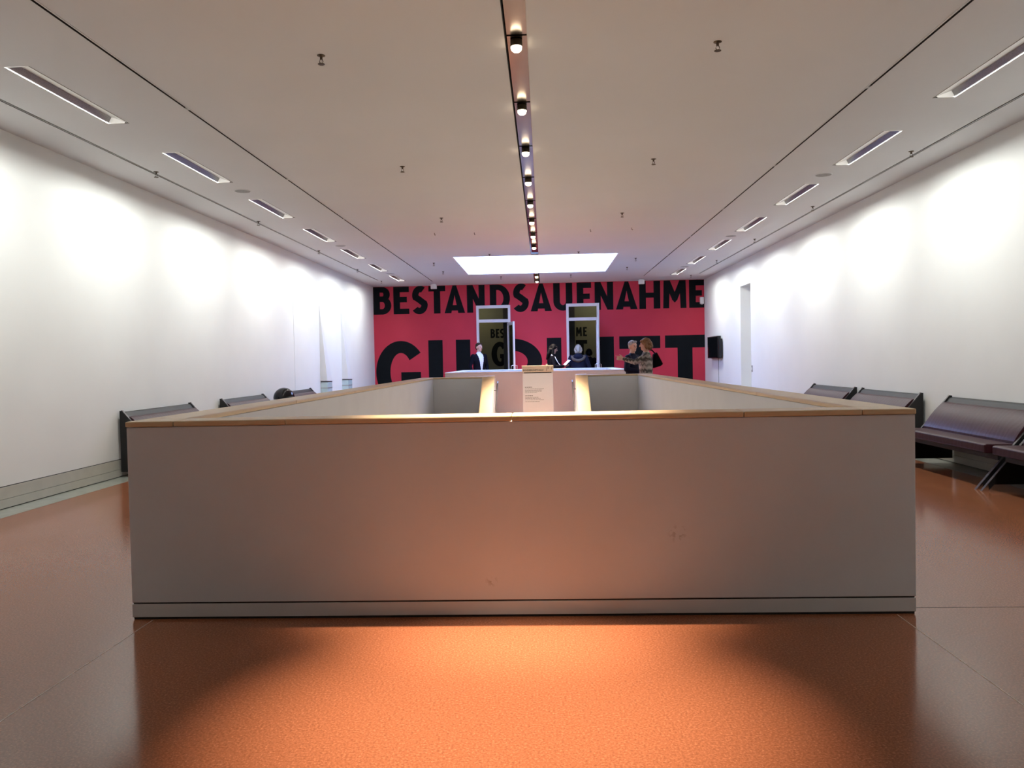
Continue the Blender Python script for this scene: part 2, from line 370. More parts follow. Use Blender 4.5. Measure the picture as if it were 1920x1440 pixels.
def make_downlight():
    r = thing('downlight', 'short dark cylinder downlight with a glowing warm lens in the ceiling channel', 'downlight', group='downlights along the ceiling channel')
    mk('mount_plate', MB().box(-.066, .08, -.07, .07, .024, .036), 'channel_metal', r)
    mk('housing', MB().lathe([(.030, .03), (.043, .02), (.043, -.022), (.040, -.026)], (0, 0, 0), 28), 'brass_dark', r, smooth=False)
    mk('lens', MB().lathe([(.0395, -.023), (.0400, -.034), (.036, -.050), (.024, -.061), (.001, -.065)], (0, 0, 0), 28), 'lamp_lens', r, smooth=True)
    return r
dl0 = make_downlight()
for i, y in enumerate([y for y in SPOT_Y if y < SY0 or y > SY1]):
    d = dl0 if i == 0 else copy_tree(dl0)
    d.location = (SPOT_X, y, ZC)
    if y > SY1: d['label'] = 'warm downlight between skylight and red wall, ' + ('closer to the skylight' if y < 23 else 'closer to the red wall')
    else: d['label'] = '%s warm downlight from the skylight in the long ceiling channel over the stairwell' % ORD[9-i]
    L = bpy.data.lights.new('downlight_beam', 'SPOT'); L.energy = SPOT_W*(0.3 if y > SY1 else 1.3 if y < 3 else 0.4 if y < 5 else 1); L.color = SPOT_COL; L.spot_size = math.radians(41 if y < 3 else 47); L.spot_blend = 1.0
    L.shadow_soft_size = 0.035
    lo = bpy.data.objects.new('downlight_beam', L); COL.objects.link(lo); lo.location = (0, 0, -.07); lo.parent = d

# skylight
sk = struct('window_1', MB().box(SX0, SX1, SY0, SY1, ZC+.012, ZC+.02), 'skylight_pane')
mk('skylight_frame', MB().box(SX0-.03, SX0, SY0-.03, SY1+.03, ZC-.004, ZC+.03).box(SX1, SX1+.03, SY0-.03, SY1+.03, ZC-.004, ZC+.03)
   .box(SX0, SX1, SY0-.03, SY0, ZC-.004, ZC+.03).box(SX0, SX1, SY1, SY1+.03, ZC-.004, ZC+.03), 'fixture_white', sk)

# recessed wall washers
def make_washer():
    """local: u (+x) from the wall side towards the room, y along 0..FIX_L, z up from ceiling plane"""
    r = thing('wall_washer', '', 'ceiling light', group='recessed wall washers along the walls')
    mk('reflector', MB().box(0, 0, 0, 0, 0, 0) if False else MB().poly([(.002, 0, 0), (.032, 0, .056), (.032, FIX_L, .056), (.002, FIX_L, 0)]), 'reflector', r)
    mk('diffuser_panel', MB().poly([(.032, 0, .056), (FW, 0, .0), (FW, FIX_L, .0), (.032, FIX_L, .056)]), 'fixture_white', r)
    mk('end_cap', MB().prism([(.002, 0), (.032, .056), (.16, .012), (.15, 0)], 1, FIX_L-.012, FIX_L-.004), 'fixture_glow', r)
    mk('end_cap', MB().prism([(.002, 0), (.032, .056), (.16, .012), (.15, 0)], 1, .004, .012), 'fixture_glow', r)
    mk('rim', MB().box(-.0015, .0015, 0, FIX_L, -.001, .003), 'fixture_glow', r)
    mk('rim', MB().box(FW-.001, FW+.004, 0, FIX_L, -.002, .006), 'brass_dark', r)
    return r
ws0 = make_washer(); first = True
for side in (-1, 1):
    for i, y in enumerate(FIX_Y):
        wsh = ws0 if first else copy_tree(ws0); first = False
        if side < 0: wsh.location = (FXL, y, ZC); wsh.rotation_euler = (0, 0, 0)
        else: wsh.location = (FXR, y+FIX_L, ZC); wsh.rotation_euler = (0, 0, PI)
        near = 'above the wall with the two white spires' if side < 0 else 'above the wall with the black monitor'
        wsh['label'] = '%s recessed wall washer from the red wall, %s' % (ORD[len(FIX_Y)-1-i], near)
        wsh['group'] = 'wall washers ' + near
        L = bpy.data.lights.new('washer_lamp', 'AREA'); L.shape = 'RECTANGLE'; L.size = FIX_L-.04; L.size_y = .007; L.energy = WASH_W; L.color = WASH_COL
        L.spread = math.radians(146)
        lo = bpy.data.objects.new('washer_lamp', L); COL.objects.link(lo); lo.parent = wsh; lo.location = (.022, FIX_L/2, .0035)
        dvec = Vector((-.53, 0, -.848)).normalized()                       # towards the wall and down
        xax = Vector((0, 1, 0)); zax = -dvec; yax = zax.cross(xax)
        lo.rotation_euler = Matrix(((xax.x, yax.x, zax.x), (xax.y, yax.y, zax.y), (xax.z, yax.z, zax.z))).to_euler()

# ------------------------------------------------------------------ walls
DOORS = [(-1.99, -0.97, 2.95), (0.69, 1.67, 2.95)]
wall_back = struct('wall_back', sheet(1, YB, XL, XR, 0, ZC, [(a, b, -1, z) for a, b, z in DOORS] and [(a, b, 0, z) for a, b, z in DOORS]), 'red_wall')
NY0, NY1, NZ = 19.23, 20.22, 2.97
wl = MB().box(XL-.2, XL, YF, YB, 0, ZC)
wall_left = struct('wall_left', wl, 'wall_paint')
wr = sheet(0, XR, YF, YB, 0, ZC, [(NY0, NY1, 0, NZ)])
for q in ([(XR, NY0, 0), (XR, NY0, NZ), (XR+.7, NY0, NZ), (XR+.7, NY0, 0)], [(XR, NY1, 0), (XR, NY1, NZ), (XR+.7, NY1, NZ), (XR+.7, NY1, 0)],
          [(XR, NY0, NZ), (XR, NY1, NZ), (XR+.7, NY1, NZ), (XR+.7, NY0, NZ)], [(XR+.7, NY0, 0), (XR+.7, NY1, 0), (XR+.7, NY1, NZ), (XR+.7, NY0, NZ)],
          [(XR, NY0, 0), (XR, NY1, 0), (XR+.7, NY1, 0), (XR+.7, NY0, 0)]): wr.poly(q)
wall_right = struct('wall_right', wr, 'wall_paint')
wall_front = struct('wall_front', MB().box(XL, XR, YF-.2, YF, 0, ZC), 'wall_paint')
def baseboard(name, x, s, spans):
    b = struct(name)
    for y0, y1 in spans:
        mk('board', MB().box(min(x, x+s*.012), max(x, x+s*.012), y0, y1, .094, .205), 'baseboard_stone', b)
        mk('board', MB().box(min(x, x+s*.016), max(x, x+s*.016), y0, y1, .010, .090), 'baseboard_stone', b)
        mk('shadow_gap', MB().box(min(x, x+s*.002), max(x, x+s*.002), y0, y1, 0.0, .213), 'shadow_gap', b)
    return b
baseboard('baseboard_left', XL, 1, [(YF, YB)])
baseboard('baseboard_right', XR, -1, [(YF, NY0), (NY1, YB)])
# flush door in the left wall
d3 = struct('door_3', MB().box(XL, XL+.006, 16.68, 17.75, .22, 3.09), 'wall_paint', bevel=.002)

# ------------------------------------------------------------------ mural lettering
def arc(cx, cz, ro, zo, ri, zi, a0, a1, n=28):
    out = []
    for i in range(n):
        t0, t1 = math.radians(a0+(a1-a0)*i/n), math.radians(a0+(a1-a0)*(i+1)/n)
        out.append([(cx+ro*math.cos(t0), cz+zo*math.sin(t0)), (cx+ro*math.cos(t1), cz+zo*math.sin(t1)),
                    (cx+ri*math.cos(t1), cz+zi*math.sin(t1)), (cx+ri*math.cos(t0), cz+zi*math.sin(t0))])
    return out
def rc(x0, x1, z0, z1): return [(x0, z0), (x1, z0), (x1, z1), (x0, z1)]
def stroke(pts, wd):
    out = []; L = []; R = []
    for i, p in enumerate(pts):
        a = pts[max(i-1, 0)]; b = pts[min(i+1, len(pts)-1)]; dx, dz = b[0]-a[0], b[1]-a[1]; n = math.hypot(dx, dz)
        L.append((p[0]-dz/n*wd/2, p[1]+dx/n*wd/2)); R.append((p[0]+dz/n*wd/2, p[1]-dx/n*wd/2))
    for i in range(len(pts)-1): out.append([R[i], R[i+1], L[i+1], L[i]])
    return out
def glyph(c, W, H, s):
    """polygons in a W x H box, vertical stroke s, horizontal stroke h"""
    h = s*0.84
    if c == 'B':
        zm = H*.56; r1 = (H-zm+h/2)/2; r2 = (zm+h/2)/2
        x1 = W*.93-r1; x2 = W-r2
        return [rc(0, s, 0, H), rc(s, x1, H-h, H), rc(s, max(x1, x2), zm-h/2, zm+h/2), rc(s, x2, 0, h)] + \
            arc(x1, H-r1, r1, r1, max(.02*H, r1-s*.98), r1-h, -90, 90) + arc(x2, r2, r2, r2, max(.02*H, r2-s), r2-h, -90, 90)
    if c == 'E': return [rc(0, s, 0, H), rc(s, W, 0, h), rc(s, W*.86, H*.53-h/2, H*.53+h/2), rc(s, W, H-h, H)]
    if c == 'F': return [rc(0, s, 0, H), rc(s, W*.9, H*.50-h/2, H*.50+h/2), rc(s, W, H-h, H)]
    if c == 'T': return [rc((W-s)/2, (W+s)/2, 0, H-h), rc(0, W, H-h, H)]
    if c == 'L': return [rc(0, s, 0, H), rc(s, W, 0, h)]
    if c == 'I': return [rc(0, W, 0, H)]
    if c == 'H': return [rc(0, s, 0, H), rc(W-s, W, 0, H), rc(s, W-s, H*.49-h*.45, H*.49+h*.45)]
    if c == 'N': return [rc(0, s*.92, 0, H), rc(W-s*.92, W, 0, H), [(0, H), (s*.9, H), (W, 0), (W-s*.9, 0)]]
    if c == 'A': return [[(0, 0), (s*1.05, 0), (W/2+s*.28, H), (W/2-s*.28, H)], [(W-s*1.05, 0), (W, 0), (W/2+s*.28, H), (W/2-s*.28, H)], rc(W*.22, W*.78, H*.09, H*.09+h)]
    if c == 'M': return [[(0, 0), (s*.9, 0), (s*1.02, H), (s*.1, H)], [(W-s*.9, 0), (W, 0), (W-s*.1, H), (W-s*1.02, H)],
                         [(s*.12, H), (s*1.05, H), (W/2+s*.45, H*.32), (W/2, H*.2), (W/2-s*.40, H*.32)], [(W-s*.12, H), (W-s*1.05, H), (W/2-s*.45, H*.32), (W/2, H*.2), (W/2+s*.40, H*.32)]]
    if c == 'D': return [rc(0, s, 0, H), rc(s, W*.38, H-h, H), rc(s, W*.38, 0, h)] + arc(W*.38, H/2, W*.62, H/2, W*.62-s, H/2-h, -90, 90)
    if c == 'U': return [rc(0, s, W*.5, H), rc(W-s, W, W*.5, H)] + arc(W/2, W*.5, W/2, W*.5, W/2-s, W*.5-h, 180, 360)
    if c == 'G': return arc(W*.56, H/2, W*.56, H/2, W*.56-s, H/2-h, 38, 322, 44) + [rc(W*.56, W, H*.50-h*.9, H*.50), rc(W-s, W, H*.12, H*.50)]
    if c == 'R': return [rc(0, s, 0, H), rc(s, W*.5, H-h, H), rc(s, W*.5, H*.27, H*.27+h)] + \
        arc(W*.5, H*.635, W*.5, H*.365, W*.5-s, H*.365-h, -90, 90) + [[(W*.38, H*.30), (W*.66, H*.34), (W, 0), (W-s*1.15, 0)]]
    if c == 'S':
        r = H*.25; pts = []
        k = W/2-s*.48
        for a in range(55, 200, 8): pts.append((W*.53+k*.92*math.cos(math.radians(a)), H-h*.5-(H*.235) + H*.235*math.sin(math.radians(a))))
        pts += [(W*.27, H*.60), (W*.5, H*.50), (W*.70, H*.40)]
        for a in range(10, -150, -8): pts.append((W*.47+k*.98*math.cos(math.radians(a)), h*.5+H*.235+H*.235*math.sin(math.radians(a))))
        return stroke(pts, s*.98)
def letter(c, x0, x1, z0, z1, s, y, parent, clip=(), material='letter_black'):
    mb = MB()
    for k, p in enumerate(glyph(c, x1-x0, z1-z0, s)):
        pts = [(x0+a, z0+b) for a, b in p]
        mb.prism(pts, 1, y-0.004-(k % 12)*0.00025, y-0.0005)
    me = mb.mesh('letter')
    if clip:
        bm = bmesh.new(); bm.from_mesh(me)
        for (a, b, zt) in clip:
            for co, no in (((a, 0, 0), (1, 0, 0)), ((b, 0, 0), (1, 0, 0)), ((0, 0, zt), (0, 0, 1))):
                bmesh.ops.bisect_plane(bm, geom=bm.verts[:]+bm.edges[:]+bm.faces[:], plane_co=co, plane_no=no)
            kill = [f for f in bm.faces if a-1e-4 < f.calc_center_median().x < b+1e-4 and f.calc_center_median().z < zt+1e-4]
            bmesh.ops.delete(bm, geom=kill, context='FACES')
        bm.to_mesh(me); bm.free()
    return mk('letter', me, material, parent)
PXM = 9.85/621.5
def wx(px): return XL + (px-699.5)*PXM
row1 = [('B', 699.8, 733.6), ('E', 738, 767.8), ('S', 772, 804), ('T', 804.8, 836.7), ('A', 834.6, 873.5), ('N', 877.5, 911), ('D', 920.6, 958.5), ('S', 963, 995),
        ('A', 997.2, 1037), ('U', 1040, 1075.8), ('F', 1084, 1111), ('N', 1117.5, 1152), ('A', 1157, 1197), ('H', 1200.5, 1239.5), ('M', 1244.8, 1288), ('E', 1293, 1320.7)]
for c, a, b in row1:
    letter(c, wx(a), wx(b), 2.745, 3.566, 0.195, YB, wall_back, [(p-.001, q+.001, z) for p, q, z in DOORS])
row2 = [('G', -5.04, -3.69, .43), ('U', -3.45, -2.19, .43), ('R', -1.85, -.05, .43), ('L', .10, 1.10, .43), ('I', 1.67, 2.09, .43), ('T', 2.25, 3.46, .44), ('T', 3.60, 4.77, .44)]
for c, a, b, s in row2:
    letter(c, a, b, 0.06, 1.945, s, YB, wall_back, [(p-.001, q+.001, z) for p, q, z in DOORS])

# doors in the back wall
def make_door(name, x0, x1, zt, leaf_deg):
    d = struct(name)
    y0, y1 = YB-.03, YB+.06
    for (a, b, p, q) in ((x0, x0+.075, 0, zt), (x1-.075, x1, 0, zt), (x0+.075, x1-.075, zt-.09, zt), (x0+.075, x1-.075, 2.44, 2.53)):
        mk('frame_bar', MB().box(a, b, y0, y1, p, q), 'white_frame', d, bevel=.004)
    mk('transom_pane', MB().box(x0+.075, x1-.075, YB+.012, YB+.018, 2.53, zt-.09), 'clear_pane', d)
    lw = x1-x0-.17; hx, hy = x1-.08, y0-.005
    piv = bpy.data.objects.new('door_leaf', MB().box(-lw, -lw+.09, -.025, .025, .01, 2.42).box(-.09, 0, -.025, .025, .01, 2.42)
                               .box(-lw+.09, -.09, -.025, .025, .01, .13).box(-lw+.09, -.09, -.025, .025, 2.33, 2.42).mesh('door_leaf'))
    piv.data.materials.append(MAT['white_frame']); COL.objects.link(piv); piv.parent = d
    piv.location = (hx, hy, 0); piv.rotation_euler = (0, 0, math.radians(leaf_deg))
    mk('leaf_pane', MB().box(-lw+.09, -.09, -.004, .004, .13, 2.33), 'clear_pane', piv)
    for s in (-1, 1):
        mk('pull_handle', MB().tube([(-lw+.05, s*.025, .75), (-lw+.05, s*.085, .76), (-lw+.05, s*.085, 1.14), (-lw+.05, s*.025, 1.15)], .011, 8), 'chrome', piv)
    return d
make_door('door_1', *DOORS[0], 104)
make_door('door_2', *DOORS[1], 88)

# gallery beyond the doors
GY = 28.5
gal = struct('wall_gallery', MB().poly([(-5, GY, 0), (5, GY, 0), (5, GY, 3.6), (-5, GY, 3.6)]).poly([(-5, YB+.07, 0), (-5, GY, 0), (-5, GY, 3.6), (-5, YB+.07, 3.6)])
             .poly([(5, YB+.07, 0), (5, GY, 0), (5, GY, 3.6), (5, YB+.07, 3.6)]), 'olive_wall')
for (a, b, z0, z1) in ((-5, DOORS[0][0], 0, 3.6), (DOORS[0][1], DOORS[1][0], 0, 3.6), (DOORS[1][1], 5, 0, 3.6), (DOORS[0][0], DOORS[0][1], 2.95, 3.6), (DOORS[1][0], DOORS[1][1], 2.95, 3.6)):
    mk('wall_backing', MB().box(a, b, YB+.002, YB+.068, z0, z1), 'wall_paint', gal)
mk('partition', MB().box(-1.27, 1.0, 26.3, 26.5, 0, 3.6), 'olive_dark', gal)
mk('gallery_floor', MB().poly([(-5, YB, 0), (5, YB, 0), (5, GY, 0), (-5, GY, 0)]), 'olive_dark', gal)
mk('gallery_ceiling', MB().poly([(-5, YB, 3.6), (5, YB, 3.6), (5, GY, 3.6), (-5, GY, 3.6)]), 'olive_dark', gal)
t1 = [('B', -1.815, -1.66), ('E', -1.635, -1.515), ('S', -1.50, -1.33), ('M', 1.125, 1.32), ('E', 1.365, 1.495)]
for c, a, b in t1: letter(c, a, b, 2.08, 2.39, .062, GY, gal)
letter('G', -1.80, -1.27, 1.10, 1.945, .19, GY, gal); letter('T', 1.11, 1.50, 1.10, 1.945, .15, GY, gal)
for x in (-2.4, 1.9):
    L = bpy.data.lights.new('gallery_lamp', 'AREA'); L.size = .5; L.energy = GALLERY_W; L.color = (1, .9, .66)
    lo = bpy.data.objects.new('gallery_lamp', L); COL.objects.link(lo); lo.location = (x, 27.4, 3.5); lo.rotation_euler = (math.radians(25), 0, 0)

# ------------------------------------------------------------------ stairwell parapet
par = thing('stair_parapet', 'pale plastered parapet around the stairwell with light wooden coping', 'parapet', (0, 0, 0))
CT = .028                                                            # coping thickness
walls = [(PX0, PX1, PY0, PY0+PW), (PX0, PX0+PW, PY0+PW, PY1), (PX1-PW, PX1, PY0+PW, PY1), (PX0+PW, stair_x0, PY1-PW, PY1), (stair_x1, PX1-PW, PY1-PW, PY1)]
for i, (a, b, c, d) in enumerate(walls):
    mk('wall_panel', MB().box(a, b, c, d, .088, PZ-CT-.002), 'parapet_paint', par, bevel=.003)
    e = .006
    mk('shadow_gap', MB().box(a+e, b-e, c+e, d-e, .0, .09), 'shadow_gap', par)
    mk('skirting', MB().box(a, b, c, d, .012, .080), 'skirting', par, bevel=.002)
    e = .004
    mk('lower_wall', MB().box(a+e, b-e, c+e, d-e, -4.0, -.001), 'parapet_paint', par)
def coping(a, b, c, d, z, parent): mk('coping', MB().box(a, b, c, d, z-CT, z), 'coping_wood', parent, bevel=.006)
cuts = [PX0, -1.90, -1.32, -.17, .99, 1.57, PX1]
OV = .006; g = .0015
for a, b in zip(cuts[:-1], cuts[1:]): coping(a+g-(OV if a == PX0 else 0), b-g+(OV if b == PX1 else 0), PY0-OV, PY0+PW+OV, PZ, par)
yc = np.linspace(PY0+PW+OV, PY1-PW-OV, 6)
for (xa, xb) in ((PX0-OV, PX0+PW+OV), (PX1-PW-OV, PX1+OV)):
    for a, b in zip(yc[:-1], yc[1:]): coping(xa, xb, a+g, b-g, PZ, par)
coping(PX0-OV, stair_x0-PW-.004, PY1-PW-OV+g, PY1+OV, PZ, par); coping(stair_x1+PW+.004, PX1+OV, PY1-PW-OV+g, PY1+OV, PZ, par)

# staircase inside
st = thing('staircase', 'flight of stairs descending between sloping walls inside the parapet', 'staircase', (0, 0, 0))
n = 24; rise = 4.0/n; tread = .285; ytop = PY1-.02
SL = rise/tread
for i in range(n):
    mk('step', MB().box(stair_x0+.001, stair_x1-.001, ytop-(i+1)*tread, ytop-i*tread, -(i+1)*rise-.05, -(i+1)*rise+rise if i == 0 else -(i)*rise), 'stair_stone', st)
yb = ytop-n*tread
for a, b, nm in ((stair_x0-PW, stair_x0, 'l'), (stair_x1, stair_x1+PW, 'r')):
    ys = PY1-PW-.002; L = ys-yb
    mk('stair_wall', MB().prism([(ys, -.9), (ys, PZ-CT-.004), (yb, PZ-CT-L*SL), (yb, -4.0), (yb+1.0, -4.0)], 0, a, b), 'parapet_paint', st)
    # rounded wooden coping that starts at the stair head and slopes down
    mk('stair_coping', MB().prism([(PY1+OV, PZ-CT), (PY1+OV, PZ+.012), (ys-.02, PZ+.012), (yb, PZ+.012-(L-.02)*SL), (yb, PZ-CT-L*SL), (ys, PZ-CT)], 0, a-.004, b+.004), 'coping_wood', st, bevel=.022)
for s, x in ((1, stair_x0+.055), (-1, stair_x1-.055)):
    mk('handrail', MB().tube([(x, 14.32, .93), (x, 14.2, .90), (x, yb, .90-(14.2-yb)*SL)], .014, 10), 'dark_metal', st)
    for y in (14.1, 12.6, 11.1, 9.6, 8.4):
        z = .90-(14.2-y)*SL
        mk('rail_bracket', MB().tube([(x-s*.058, y, z-.05), (x, y, z-.05), (x, y, z)], .007, 8), 'dark_metal', st)
low = struct('floor_lower', MB().poly([(PX0, PY0, -4), (PX1, PY0, -4), (PX1, PY1, -4), (PX0, PY1, -4)]).poly([(WX0, WY0, -4), (WX1, WY0, -4), (WX1, WY1, -4), (WX0, WY1, -4)]), 'stair_stone')

# light well parapet under the skylight
lw_ = thing('light_well_parapet', 'low white parapet box directly under the glowing skylight, before the red wall', 'parapet', (0, 0, 0))
ww = .2
for (a, b, c, d) in ((WX0, WX1, WY0, WY0+ww), (WX0, WX1, WY1-ww, WY1), (WX0, WX0+ww, WY0+ww, WY1-ww), (WX1-ww, WX1, WY0+ww, WY1-ww)):
    mk('wall_panel', MB().box(a, b, c, d, .08, WZ-.03), 'parapet_paint', lw_, bevel=.003)
    mk('skirting', MB().box(a, b, c, d, 0, .072), 'skirting', lw_)
    mk('lower_wall', MB().box(a+.004, b-.004, c+.004, d-.004, -4, -.001), 'parapet_paint', lw_)
    mk('coping', MB().box(a-.006, b+.006, c-.006 if c in (WY0, WY1-ww) else c+.006, d+.006 if d in (WY1, WY0+ww) else d-.006, WZ-.026, WZ), 'fixture_white', lw_, bevel=.004)

# ------------------------------------------------------------------ benches
BL = 1.93
def make_bench():
    """local: wall at x=0, room towards +x, length along y"""
    r = thing('wall_bench', '', 'bench')
    h = BL/2
    prof = [(.012, .06), (.012, .79), (.035, .79), (.71, .0), (.655, .0), (.60, .06)]
    for s in (-1, 1):
        a, b = (h-.03, h) if s > 0 else (-h, -h+.03)
        sp = mk('side_panel', MB().prism(prof, 1, a, b), 'black_lacquer', r, bevel=.002)
        mk('edge_trim', MB().prism([(.034, .796), (.042, .796), (.717, .0), (.709, .0)], 1, a-.001, b+.001), 'dark_metal', sp)
        mk('foot_tip', MB().prism([(.655, .06), (.664, .06), (.717, .0), (.65, .0)], 1, a-.002, b+.002), 'chrome', sp)
    i = h-.031
    mk('back_board', MB().prism([(.014, .775), (.050, .765), (.33, .425), (.29, .40), (.014, .70)], 1, -i, i), 'black_lacquer', r, bevel=.003)
    # padded back with a rolled top
    u0, z0, u1, z1 = .098, .715, .345, .405
    d = Vector((u1-u0, z1-z0)); n_ = Vector((-d.y, d.x)).normalized(); 
    if n_.x < 0: n_ = -n_
    top = []; K = 14
    for k in range(K+1):
        t = k/K; bul = .034*math.sin(PI*min(1, max(0, t)))**.45 + .006
        p = Vector((u0, z0))+d*t + n_*bul; top.append((p.x, p.y))
    prof2 = [(u0, z0)] + top + [(u1, z1)]
    mk('back_cushion', MB().prism(prof2, 1, -i+.006, i-.006), 'maroon_leather', r, bevel=.006)
    mk('seat_cushion', MB().prism([(.30, .335), (.30, .405), (.345, .42), (.60, .425), (.622, .415), (.622, .345), (.60, .335)], 1, -h+.032, h-.032), 'maroon_leather', r, bevel=.008)
    mk('seat_frame', MB().box(.25, .50, -i, i, .27, .334), 'black_lacquer', r)
    mk('rear_rail', MB().box(.012, .05, -i, i, .40, .70), 'black_lacquer', r)
    return r
b0 = make_bench(); benches = [b0]
spots = [(-1, 10.59, 'maroon leather wall bench with black ends, farthest of its row from the white spires'),
         (-1, 13.63, 'maroon leather wall bench with black ends, before the glossy black domed bin'),
         (-1, 16.64, 'maroon leather wall bench partly behind the black domed bin, beside the spires'),
         (1, 13.69, 'maroon leather wall bench, the one of its row closest to the black monitor'),
         (1, 11.50, 'maroon leather wall bench, second of its row from the black monitor'),
         (1, 8.865, 'maroon leather wall bench, third of its row from the black monitor'),
         (1, 6.865, 'maroon leather wall bench, end of its row farthest from the red wall')]
for k, (s, y, lab) in enumerate(spots):
    b = b0 if k == 0 else copy_tree(b0)
    b.location = (XL+.017, y, 0) if s < 0 else (XR-.017, y, 0); b.rotation_euler = (0, 0, 0 if s < 0 else PI)
    b['label'] = lab; b['group'] = 'leather wall benches'

# glossy domed bin
bn = thing('domed_bin', 'glossy black bin with a rounded dome top between two wall benches', 'bin', (-4.78, 15.0, 0))
mk('body', MB().lathe([(.17, 0), (.18, .01), (.185, .66), (.18, .67)], (0, 0, 0), 36), 'black_gloss', bn, smooth=False)
prof = [(.188, .672), (.192, .69)] + [(.192*math.cos(t), .69+.19*math.sin(t)) for t in np.linspace(0.08, PI/2-.02, 14)]
mk('dome_lid', MB().lathe(prof, (0, 0, 0), 40), 'black_gloss', bn, smooth=True)
mk('lid_ring', MB().lathe([(.188, .655), (.196, .66), (.196, .674), (.188, .678)], (0, 0, 0), 40), 'chrome', bn)

# white spires on glass blocks
for y, lab in ((18.62, 'slender white spire tapering up the wall from a glass block, nearer the benches'), (20.62, 'slender white spire tapering up the wall from a glass block, nearer the red wall')):
    t = thing('wall_spire', lab, 'wall spire', (XL, y, 0), group='wall spires')
    mb = MB(); zt, zb, pr, ln = 2.68, .915, .155, .42
    A = [(0, 0, zb), (pr, 0.0, zb), (pr, ln, zb), (0, ln, zb)]; T = (0.0, 0.02, zt)
    mb.v = A + [T]; mb.f = [(0, 1, 4), (1, 2, 4), (2, 3, 4), (3, 0, 4), (3, 2, 1, 0)]
    mk('spire', mb, 'spire_white', t)
    mk('glass_block', MB().box(.0, pr, 0.0, ln, .02, .895), 'pale_glass', t, bevel=.004)
    mk('band', MB().box(.0, pr+.004, -.004, ln+.004, .885, .905), 'dark_metal', t)
    mk('band', MB().box(.0, pr+.003, -.003, ln+.003, .745, .762), 'track_metal', t)
    mk('base', MB().box(.0, pr+.01, -.01, ln+.01, 0, .02), 'fixture_white', t)

# monitor on the right wall
tv = thing('wall_monitor', 'black flat monitor mounted on the white wall near the red wall', 'monitor', (XR, 22.95, 1.545))
mk('casing', MB().box(-.13, -.04, -.68, .68, -.30, .30), 'black_lacquer', tv, bevel=.006)
mk('screen', MB().box(-.134, -.131, -.655, .655, -.275, .275), 'black_gloss', tv)
mk('wall_bracket', MB().box(-.04, 0, -.3, .3, -.2, .2), 'dark_metal', tv)
mk('speaker_side', MB().box(-.11, -.03, -.76, -.69, -.29, .22), 'black_lacquer', tv)
cb = mk('power_cable', MB().tube([(XR-.012, 22.75, 1.26), (XR-.010, 22.75, .8), (XR-.010, 22.75, .22)], .007, 6), 'grille_grey')
tag(cb, 'thin grey cable hanging straight down the wall below the black monitor', 'cable')
sw = thing('light_switch', 'small grey switch plate on the wall beside the tall recess', 'switch', (XR, 19.14, 1.0))
mk('plate', MB().box(-.012, 0, -.04, .04, -.075, .075), 'grille_grey', sw, bevel=.002)
mk('rocker', MB().box(-.018, -.012, -.02, .02, -.03, .03), 'fixture_white', sw)
wb = thing('wall_sensor', 'small white sensor box high on the red wall by the corner', 'sensor', (4.69, YB, 2.95))
mk('casing', MB().box(-.055, .055, -.10, -.004, -.10, .10), 'fixture_white', wb, bevel=.01)
mk('lens', MB().lathe([(.03, 0), (.03, .01), (.02, .02)], (0, -.05, -.12), 12), 'grille_grey', wb)
for x, lab in ((-3.17, 'small pale emergency box at the ceiling slot end, above the letters S and T'), (2.86, 'small pale emergency box at the ceiling slot end, above the letter H')):
    t = thing('ceiling_box', lab, 'ceiling box', (x, 24.1, ZC))
    mk('casing', MB().box(-.085, .085, -.05, .05, -.15, -.02), 'fixture_white', t, bevel=.008)
    mk('hanger', MB().box(-.05, .05, -.03, .03, -.022, 0), 'fixture_white', t)

# sprinklers and small ceiling things
def make_sprinkler():
    r = thing('sprinkler', 'small dark pendant sprinkler head hanging from the ceiling', 'sprinkler', group='ceiling sprinklers')
    mk('escutcheon', MB().lathe([(.030, 0), (.030, -.004), (.016, -.010)], (0, 0, 0), 16), 'brass_dark', r)
    mk('frame_arms', MB().tube([(0, 0, -.008), (0, 0, -.03)], .010, 8).tube([(.008, 0, -.03), (.014, 0, -.045), (.004, 0, -.062)], .003, 6).tube([(-.008, 0, -.03), (-.014, 0, -.045), (-.004, 0, -.062)], .003, 6), 'brass_dark', r)
    mk('deflector', MB().lathe([(.024, -.062), (.026, -.065), (.022, -.068)], (0, 0, 0), 16), 'brass_dark', r)
    return r
sp0 = make_sprinkler()
spk = [(-1.6, 6.11), (1.3, 6.11), (-1.6, 9.62), (1.3, 9.61), (-1.58, 13.12), (1.27, 13.1), (-2.49, 19.03), (-2.5, 20.87), (-1.12, 17.72), (-1.12, 22.5), (.78, 17.68), (2.14, 19.05), (2.13, 20.9),
       (.77, 22.42), (-4.47, 9.53), (-4.47, 12.98), (-4.47, 16.5), (-4.47, 19.94), (-4.47, 22.9), (4.2, 9.6), (4.18, 12.97), (4.16, 16.4), (4.14, 19.86), (4.14, 23.3)]
